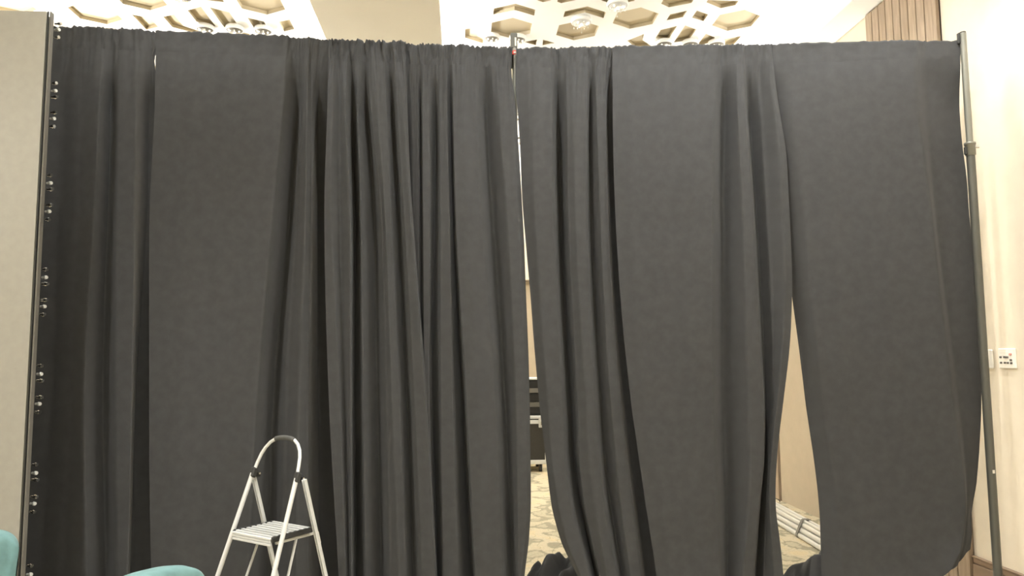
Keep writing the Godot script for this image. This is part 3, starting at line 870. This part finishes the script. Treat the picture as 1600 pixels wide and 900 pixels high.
# ---------------------------------------------------------------- pipe-and-drape frame
func upright(label: String, x: float, z: float, top: float, joint: float, r1: float, r2: float, right: bool) -> void:
	var o := thing("drape_upright", label, "pole", Vector3(x, 0, z))
	put("base_plate", boxmesh(Vector3(0, 0.006, 0.0), Vector3(0.3, 0.012, 0.3), 0.002), M.pole, o)
	put("lower_tube", tubemesh([Vector3(0, 0.012, 0), Vector3(0, joint, 0)], r2, 20), M.pole, o)
	put("upper_tube", tubemesh([Vector3(0, joint - 0.02, 0), Vector3(0, top, 0)], r1, 20), M.pole_top, o)
	var c := put("collar", lathemesh([Vector2(r2, joint - 0.06), Vector2(r2 + 0.006, joint - 0.055), Vector2(r2 + 0.006, joint + 0.008), Vector2(r2 + 0.009, joint + 0.01), Vector2(r2 + 0.009, joint + 0.024), Vector2(r1, joint + 0.028)], 20), M.pole_top, o)
	put("knob", tubemesh([Vector3(r2, joint - 0.005, 0.01), Vector3(r2 + 0.022, joint - 0.005, 0.014)], [0.007, 0.011], 10), M.chrome, c)
	put("clamp", boxmesh(Vector3(-r2 - 0.008, joint - 0.03, 0.004), Vector3(0.018, 0.05, 0.02), 0.004), M.rubber, c)
	if right:
		put("hook", boxmesh(Vector3(-r1 - 0.010, top - 0.035, 0), Vector3(0.012, 0.07, 0.022), 0.003), M.rubber, o)
		put("cap", tubemesh([Vector3(0, top, 0), Vector3(0, top + 0.008, 0)], r1 * 0.92, 20), M.rubber, o)
		put("sticker", boxmesh(Vector3(-0.002, 0.835, r2 + 0.0005), Vector3(0.014, 0.020, 0.002)), M.sticker, o)
	else:
		var h := put("bracket", boxmesh(Vector3(-0.004, top - 0.01, 0.0), Vector3(0.044, 0.10, 0.036), 0.004), M.pole, o)
		put("slot", boxmesh(Vector3(0.006, top - 0.02, 0.0185), Vector3(0.010, 0.055, 0.003)), M.sticker, h)
		put("label_band", tubemesh([Vector3(0, top - 0.105, 0), Vector3(0, top - 0.078, 0)], r1 + 0.0025, 20), M.red, o)
		put("label_print", boxmesh(Vector3(0.001, top - 0.092, r1 + 0.002), Vector3(0.016, 0.011, 0.003)), M.sticker, o)

func frame() -> void:
	upright("dark telescopic pole at the far right, in front of the beige wall", 3.203, -4.352, 3.585, 2.845, 0.0195, 0.0245, true)
	upright("grey centre pole with a red label band, seen in the gap between drapes", 0.345, -4.60, 3.585, 2.4, 0.0165, 0.021, false)
	upright("pole that carries the left end of the drapes, behind the tall panel", -2.50, -4.49, 3.575, 2.4, 0.0205, 0.0265, false)
	var y := BAR_TOP - 0.032
	var a := put("crossbar", tubemesh([Vector3(-2.48, y, -4.487), Vector3(0.315, y - 0.032, -4.592)], 0.014, 14), M.pole)
	tag(a, "horizontal bar inside the pockets of the left drapes", "bar")
	var b := put("crossbar", tubemesh([Vector3(0.35, y - 0.032, -4.592), Vector3(3.180, y, -4.392)], 0.014, 14), M.pole)
	tag(b, "horizontal bar inside the pockets of the right drapes", "bar")

# ---------------------------------------------------------------- tall panel at the left
func panel_wall() -> void:
	var top := 3.388
	var right := -2.168
	var wide := 1.5
	var o := thing("display_panel", "tall beige panel with small shiny lock knobs along its right edge", "panel", Vector3(right - wide / 2, 0, -3.96))
	var h := wide / 2
	put("face", boxmesh(Vector3(-0.012, (top + 0.4) / 2, 0.02), Vector3(wide - 0.024, top - 0.4, 0.02), 0.002), M.screen, o)
	var fr := begin()
	box(fr, Vector3(h - 0.004, (top + 0.4) / 2, 0.016), Vector3(0.008, top - 0.4, 0.030), 0.002)
	put("edge_strip", done(fr), M.strap, o)
	put("groove", boxmesh(Vector3(h - 0.0165, (top + 0.4) / 2, 0.027), Vector3(0.005, top - 0.4, 0.008)), M.rubber, o)
	put("rear_frame", boxmesh(Vector3(-0.025, (top + 0.4) / 2, -0.035), Vector3(wide - 0.06, top - 0.4, 0.09), 0.004), M.rubber, o)
	put("base", boxmesh(Vector3(0, 0.2, -0.05), Vector3(wide, 0.4, 0.3), 0.01), M.black, o)
	for k in 7:
		var y := top - 0.5 * k + (0.01 if k else 0.0)
		for s in [0.042, 0.076, 0.118, -0.042, -0.076, -0.118]:
			if y + s > top - 0.02 or y + s < 0.42:
				continue
			var big := absf(s) < 0.05
			var m: Material = M.chrome if absf(absf(s) - 0.076) > 0.01 else M.alu_dull
			var l := 0.026 if big else 0.017
			put("lock_knob", tubemesh([Vector3(h - 0.01, y + s, -0.028), Vector3(h + l * 0.4, y + s, -0.026), Vector3(h + l * 0.4, y + s, -0.026), Vector3(h + l, y + s, -0.022)], [0.006, 0.006, 0.0105, 0.009], 8), m, o)

# ---------------------------------------------------------------- step ladder
func step(o: Node3D, y: float, n: float, w: float, d: float) -> void:
	var t := put("step", boxmesh(Vector3(0, y - 0.012, n), Vector3(w, 0.016, d - 0.01), 0.003), M.tread, o)
	var st := begin()
	var k := 8
	for i in k:
		var z := n - d / 2 + d * (i + 0.5) / k
		box(st, Vector3(0, y - 0.002, z), Vector3(w - 0.012, 0.007, d / k * 0.5), 0.0015)
	put("tread_ribs", done(st), M.alu_dull, t)
	var f := begin()
	for i in 3:
		box(f, Vector3(0, y - 0.009 - i * 0.014, n + d / 2 + 0.002), Vector3(w, 0.0125, 0.010 + (0.004 if i == 0 else 0.0)), 0.003)
	put("front_lip", done(f), M.alu, t)
	for s in [-1.0, 1.0]:
		var e := begin()
		box(e, Vector3(s * (w / 2 + 0.003), y - 0.012, n), Vector3(0.008, 0.026, d), 0.002)
		for i in k:
			box(e, Vector3(s * (w / 2 + 0.003), y - 0.0005, n - d / 2 + d * (i + 0.5) / k), Vector3(0.010, 0.006, d / k * 0.5), 0.001)
		put("side_cap", done(e), M.rubber, t)

func ladder() -> void:
	var o := thing("step_ladder", "folding aluminium step ladder with a grey foam grip on its hoop", "ladder", Vector3(-0.947, 0, -3.898), -0.64)
	var hc := 0.953
	for s in [-1.0, 1.0]:
		var foot := Vector3(s * 0.225, 0.02, 0.332)
		var head := Vector3(s * 0.1665, hc, 0.001)
		put("front_rail", tubemesh([foot, head], 0.0125, 14, 0.8, Vector3(0, 0, 1)), M.alu, o)
		put("rubber_foot", tubemesh([foot - Vector3(0, 0.02, -0.004), foot + Vector3(0, 0.05, -0.017)], [0.019, 0.016], 12), M.rubber, o)
		var rf := Vector3(s * 0.2235, 0.02, -0.308)
		var rh := Vector3(s * 0.1665, hc - 0.005, -0.030)
		var dir := (rf - rh).normalized()
		var rail := begin()
		var q := Basis(Vector3.RIGHT, dir.cross(Vector3.RIGHT).normalized(), dir).orthonormalized()
		var mid := (rf + rh) / 2
		var len := rf.distance_to(rh)
		box(rail, mid, Vector3(0.018, 0.006, len), 0.0015, q)
		box(rail, mid + q * Vector3(0.0075, 0.007, 0), Vector3(0.003, 0.02, len), 0.001, q)
		box(rail, mid + q * Vector3(-0.0075, 0.007, 0), Vector3(0.003, 0.02, len), 0.001, q)
		var leg := put("rear_leg", done(rail), M.alu, o)
		if s > 0.0:
			put("sticker", boxmesh(mid + q * Vector3(0, -0.004, -0.17), Vector3(0.016, 0.002, 0.06), 0.0, q), M.sticker, leg)
		put("rubber_foot", tubemesh([rf - Vector3(0, 0.02, 0), rf + Vector3(0, 0.04, 0.012)], [0.017, 0.014], 12), M.rubber, o)
		var hg := put("hinge", boxmesh(Vector3(s * 0.166, hc + 0.004, -0.004), Vector3(0.031, 0.052, 0.030), 0.006, Basis(Vector3.RIGHT, -0.33)), M.rubber, o)
		put("hinge_plate", boxmesh(Vector3(s * 0.166, hc - 0.006, -0.030), Vector3(0.026, 0.034, 0.030), 0.006), M.black, hg)
		for a in [-1.0, 1.0]:
			put("rivet", tubemesh([Vector3(s * 0.166 + a * 0.014, hc - 0.004, -0.030), Vector3(s * 0.166 + a * 0.018, hc - 0.004, -0.030)], 0.006, 8), M.chrome, hg)
		# brackets and link bars under the top platform
		put("side_bar", boxmesh(Vector3(s * 0.128, 0.655, -0.045), Vector3(0.014, 0.016, 0.27), 0.003), M.alu_dull, o)
		put("link_bar", tubemesh([Vector3(s * 0.132, 0.650, -0.035), Vector3(s * 0.168, 0.20, 0.125)], 0.0085, 8, 0.6), M.alu_dull, o)
	var arch := [Vector3(-0.1655, hc, -0.001)]
	for p in [[-0.156, 1.01], [-0.146, 1.05], [-0.130, 1.082], [-0.104, 1.110], [-0.072, 1.128], [-0.036, 1.135], [0.0, 1.137]]:
		arch.append(Vector3(p[0], p[1], -0.372 * (p[1] - hc)))
	for i in range(arch.size() - 2, -1, -1):
		arch.append(Vector3(-arch[i].x, arch[i].y, arch[i].z))
	put("hoop", tubemesh(arch, 0.0088, 12), M.alu, o)
	put("foam_grip", tubemesh([arch[5], arch[6], arch[7], arch[8], arch[9]], 0.0125, 12), M.grip, o)
	step(o, 0.691, 0.0, 0.285, 0.255)
	step(o, 0.447, 0.17, 0.335, 0.11)
	step(o, 0.215, 0.25, 0.37, 0.11)

# ---------------------------------------------------------------- teal chairs
func chair(label: String, at: Vector3, turn: float) -> void:
	var o := thing("velvet_chair", label, "chair", at, turn)
	# seat, local front towards +z
	put("seat", boxmesh(Vector3(0, 0.42, 0.03), Vector3(0.50, 0.12, 0.50), 0.045), M.velvet, o)
	# back: a rounded slab curved about the sitter, with vertical channels
	var g := []
	var nu := 48
	var ring := 20
	for i in ring + 1:
		var line := []
		var a := TAU * i / ring
		for j in nu + 1:
			var u := j * 2.0 / nu - 1.0
			var x := u * 0.245
			var edge := pow(absf(u), 8.0)
			var topy := 0.88 - 0.055 * edge - 0.012 * u * u
			var thick := 0.050 * sqrt(maxf(1.0 - pow(absf(u), 10.0), 0.0)) + 0.004
			var chan := 0.007 * pow(absf(sin(u * PI * 2.5)), 0.5)
			var cy := (topy + 0.46) / 2
			var hy := (topy - 0.46) / 2
			var sy := signf(cos(a)) * pow(absf(cos(a)), 0.35)
			var sz := signf(sin(a)) * pow(absf(sin(a)), 0.55)
			var y := cy + sy * hy
			var lean := (y - 0.46) * -0.16
			var roll := 0.012 * exp(-pow((y - 0.80) / 0.05, 2.0))
			line.append(Vector3(x, y, -0.20 + u * u * 0.07 + lean + sz * (thick + chan - roll)))
		g.append(line)
	put("backrest", sheet(g), M.velvet, o)
	for sx in [-1.0, 1.0]:
		for sz in [-1.0, 1.0]:
			put("leg", tubemesh([Vector3(sx * 0.21, 0.0, 0.03 + sz * 0.22), Vector3(sx * 0.18, 0.37, 0.03 + sz * 0.18)], [0.011, 0.017], 10), M.black, o)

# ---------------------------------------------------------------- things behind the drapes
func flight_cases() -> void:
	var z := -10.0
	var o := thing("flight_case", "black flight case on castors with aluminium edges, seen low in the centre gap", "flight case", Vector3(0.695, 0, z - 0.3))
	var w := 0.90
	var d := 0.6
	put("body", boxmesh(Vector3(0, 0.40, 0), Vector3(w - 0.01, 0.53, d - 0.01)), M.case, o)
	for s in [[0.665, 0.05], [0.725, 0.035], [0.135, 0.055]]:
		put("edge_rail", boxmesh(Vector3(0, s[0], 0), Vector3(w + 0.006, s[1], d + 0.006), 0.004), M.alu, o)
	put("lid_gap", boxmesh(Vector3(0, 0.695, 0), Vector3(w - 0.004, 0.04, d - 0.004)), M.black, o)
	for s in [-1.0, 1.0]:
		put("corner_rail", boxmesh(Vector3(s * (w / 2 - 0.012), 0.42, d / 2 - 0.010), Vector3(0.026, 0.62, 0.026), 0.004), M.alu, o)
		var l := put("latch", boxmesh(Vector3(s * 0.385, 0.66, d / 2 + 0.008), Vector3(0.085, 0.14, 0.016), 0.006), M.alu_dull, o)
		put("latch_handle", boxmesh(Vector3(s * 0.385, 0.65, d / 2 + 0.018), Vector3(0.03, 0.05, 0.008), 0.003), M.chrome, l)
		for t in [-1.0, 1.0]:
			var c := put("castor", tubemesh([Vector3(s * 0.37 - 0.018, 0.048, t * 0.22), Vector3(s * 0.37 + 0.018, 0.048, t * 0.22)], 0.048, 16), M.rubber, o)
			put("fork", boxmesh(Vector3(s * 0.37 + 0.024, 0.075, t * 0.22), Vector3(0.008, 0.08, 0.05), 0.002), M.alu, c)
	var r := thing("equipment_rack", "black rack with grey shelf bars standing on the flight case", "rack", Vector3(0.68, 0.745, z - 0.32))
	put("shell", boxmesh(Vector3(0, 0.24, -0.03), Vector3(0.88, 0.48, 0.5), 0.004), M.case, r)
	for y in [0.075, 0.24, 0.41]:
		put("drawer", boxmesh(Vector3(0, y, 0.228), Vector3(0.84, 0.10, 0.02), 0.004), M.black, r)
	for y in [0.145, 0.335]:
		put("shelf_bar", boxmesh(Vector3(0, y, 0.236), Vector3(0.86, 0.062, 0.024), 0.004), M.strap, r)
	put("top_edge", boxmesh(Vector3(0, 0.49, -0.02), Vector3(0.89, 0.022, 0.53), 0.004), M.alu, r)

func pipes() -> void:
	# a pile of pipes along the wall: rows of four, three and two, two thin ones on top, tied by a strap
	var dir := Vector3(-0.05, 0, 1.0).normalized()
	var side := Vector3(dir.z, 0, -dir.x)
	var far := Vector3(2.925, 0, -7.60)
	var r := 0.021
	var inside := "white pipe inside the pile on the carpet, behind those of its near side"
	var list := [[0.0, 0, "lowest white pipe on the near side of the strapped pile"], [0.5, 1, "second white pipe up on the near side of the strapped pile"], [1.0, 2, "third white pipe up on the near side of the strapped pile"],
		[1.0, 0, inside], [2.0, 0, inside], [3.0, 0, inside], [1.5, 1, inside], [2.5, 1, inside], [2.0, 2, inside]]
	var centres := []
	for i in 11:
		var rad := r
		var off := 0.0
		var h := 0.0
		var label := ""
		if i < 9:
			off = list[i][0] * r * 2.15
			h = r + list[i][1] * r * 1.87
			label = list[i][2]
		else:
			rad = 0.0135
			off = (1.28 + (i - 9) * 0.9) * r * 2.15
			h = r + 2 * r * 1.87 + 0.030
			label = ["thin white pipe on top of the strapped pile, nearer to the drapes", "thin white pipe on top of the strapped pile, nearer to the beige door"][i - 9]
		var shift: float = [0.0, 0.05, -0.06, 0.02, 0.06, -0.03, 0.04, -0.05, 0.0, 0.05, -0.04][i]
		var o := thing("white_pipe", label, "pipe", far + side * off + Vector3(0, h, 0) + dir * shift, atan2(dir.x, dir.z), "pipes inside the pile" if label == inside else "")
		put("tube", tubemesh([Vector3.ZERO, Vector3(0, 0, 2.5)], rad, 16), M.pipe, o)
		put("coupling", tubemesh([Vector3(0, 0, 1.72 - 0.05 * (i % 4)), Vector3(0, 0, 1.73 - 0.05 * (i % 4))], rad + 0.0012, 16), M.alu_dull, o)
		put("end_plug", tubemesh([Vector3(0, 0, 2.5), Vector3(0, 0, 2.512)], rad * 0.8, 12), M.rubber, o)
		for k in 16:
			var a := TAU * k / 16.0
			centres.append(Vector2(off + cos(a) * (rad + 0.002), h + sin(a) * (rad + 0.002)))
	var hull := Geometry2D.convex_hull(PackedVector2Array(centres))
	var c: Vector3 = far + dir * 1.36
	var st := begin()
	for k in hull.size() - 1:
		var p := c + side * hull[k].x + Vector3(0, maxf(hull[k].y, 0.001), 0) + dir * hull[k].y * -0.25
		var q := c + side * hull[k + 1].x + Vector3(0, maxf(hull[k + 1].y, 0.001), 0) + dir * hull[k + 1].y * -0.25
		var n := (q - p).cross(dir).normalized() * 0.003
		if n.dot((p + q) / 2 - (c + side * 0.06 + Vector3(0, 0.05, 0))) < 0.0:
			n = -n
		var hw := dir * 0.022
		quad(st, p + n - hw, q + n - hw, q + n + hw, p + n + hw)
		quad(st, p - hw, q - hw, q + n - hw, p + n - hw)
		quad(st, p + hw, q + hw, q + n + hw, p + n + hw)
	tag(put("strap", done(st), M.strap), "grey strap tied around the pile of white pipes", "strap")
	var loop := []
	for k in 13:
		var a := PI * k / 12.0
		loop.append(Vector3(3.26 + 0.07 * cos(a), 0.006 + 0.04 * sin(a), -7.78 + 0.07 * cos(a) + 0.05 * sin(a)))
	tag(put("cable", tubemesh(loop, 0.004, 8), M.rubber), "thin dark cable loop on the carpet by the plank panel", "cable")

# ---------------------------------------------------------------- wall plates
func plates() -> void:
	var o := thing("control_plate", "white wall plate with two rows of grey buttons right of the dark pole", "switch plate", Vector3(RIGHT, 1.513, -4.40))
	put("cover", boxmesh(Vector3(-0.007, 0, 0), Vector3(0.014, 0.125, 0.145), 0.005), M.plastic, o)
	# rows of buttons; -z is the left as one faces the wall
	for b in [[-0.048, 0.008], [-0.015, 0.008], [0.008, 0.008], [-0.046, -0.027], [-0.013, -0.027], [0.011, -0.027], [0.040, -0.029], [0.038, -0.010]]:
		put("button", boxmesh(Vector3(-0.016, b[1], b[0]), Vector3(0.006, 0.012, 0.018), 0.002), M.button, o)
	put("button", boxmesh(Vector3(-0.016, 0.026, 0.036), Vector3(0.006, 0.013, 0.022), 0.002), M.pink, o)
	put("printed_line", boxmesh(Vector3(-0.0142, 0.034, -0.018), Vector3(0.001, 0.003, 0.07)), M.sticker, o)
	var p := thing("wall_plate", "small blank white wall plate half hidden by the dark pole", "switch plate", Vector3(RIGHT, 1.508, -4.563))
	put("cover", boxmesh(Vector3(-0.012, 0, 0), Vector3(0.024, 0.125, 0.08), 0.008), M.plastic, p)
	put("rocker", boxmesh(Vector3(-0.026, 0, 0), Vector3(0.006, 0.05, 0.03), 0.002), M.plastic, p)

func _ready() -> void:
	rng.seed = 7
	noise.seed = 11
	noise.frequency = 0.04
	noise.fractal_octaves = 3
	broad.seed = 12
	broad.frequency = 0.04
	broad.fractal_octaves = 1
	materials()
	camera_and_light()
	cove(3.20, -1.0, 0)
	cove(-0.27, 1.0, 1)
	cove(-1.10, -1.0, 2)
	cove(-4.56, 1.0, 3)
	room()
	drapes()
	panel_wall()
	ladder()
	chair("teal velvet chair in the bottom left corner, before the beige panel", Vector3(-1.935, 0, -2.88), 0.21)
	chair("teal velvet chair between the beige panel and the step ladder", Vector3(-0.775, 0, -2.34), 1.22)
	frame()
	flight_cases()
	pipes()
	plates()
	ceiling_lights()
	unseen_uplights()
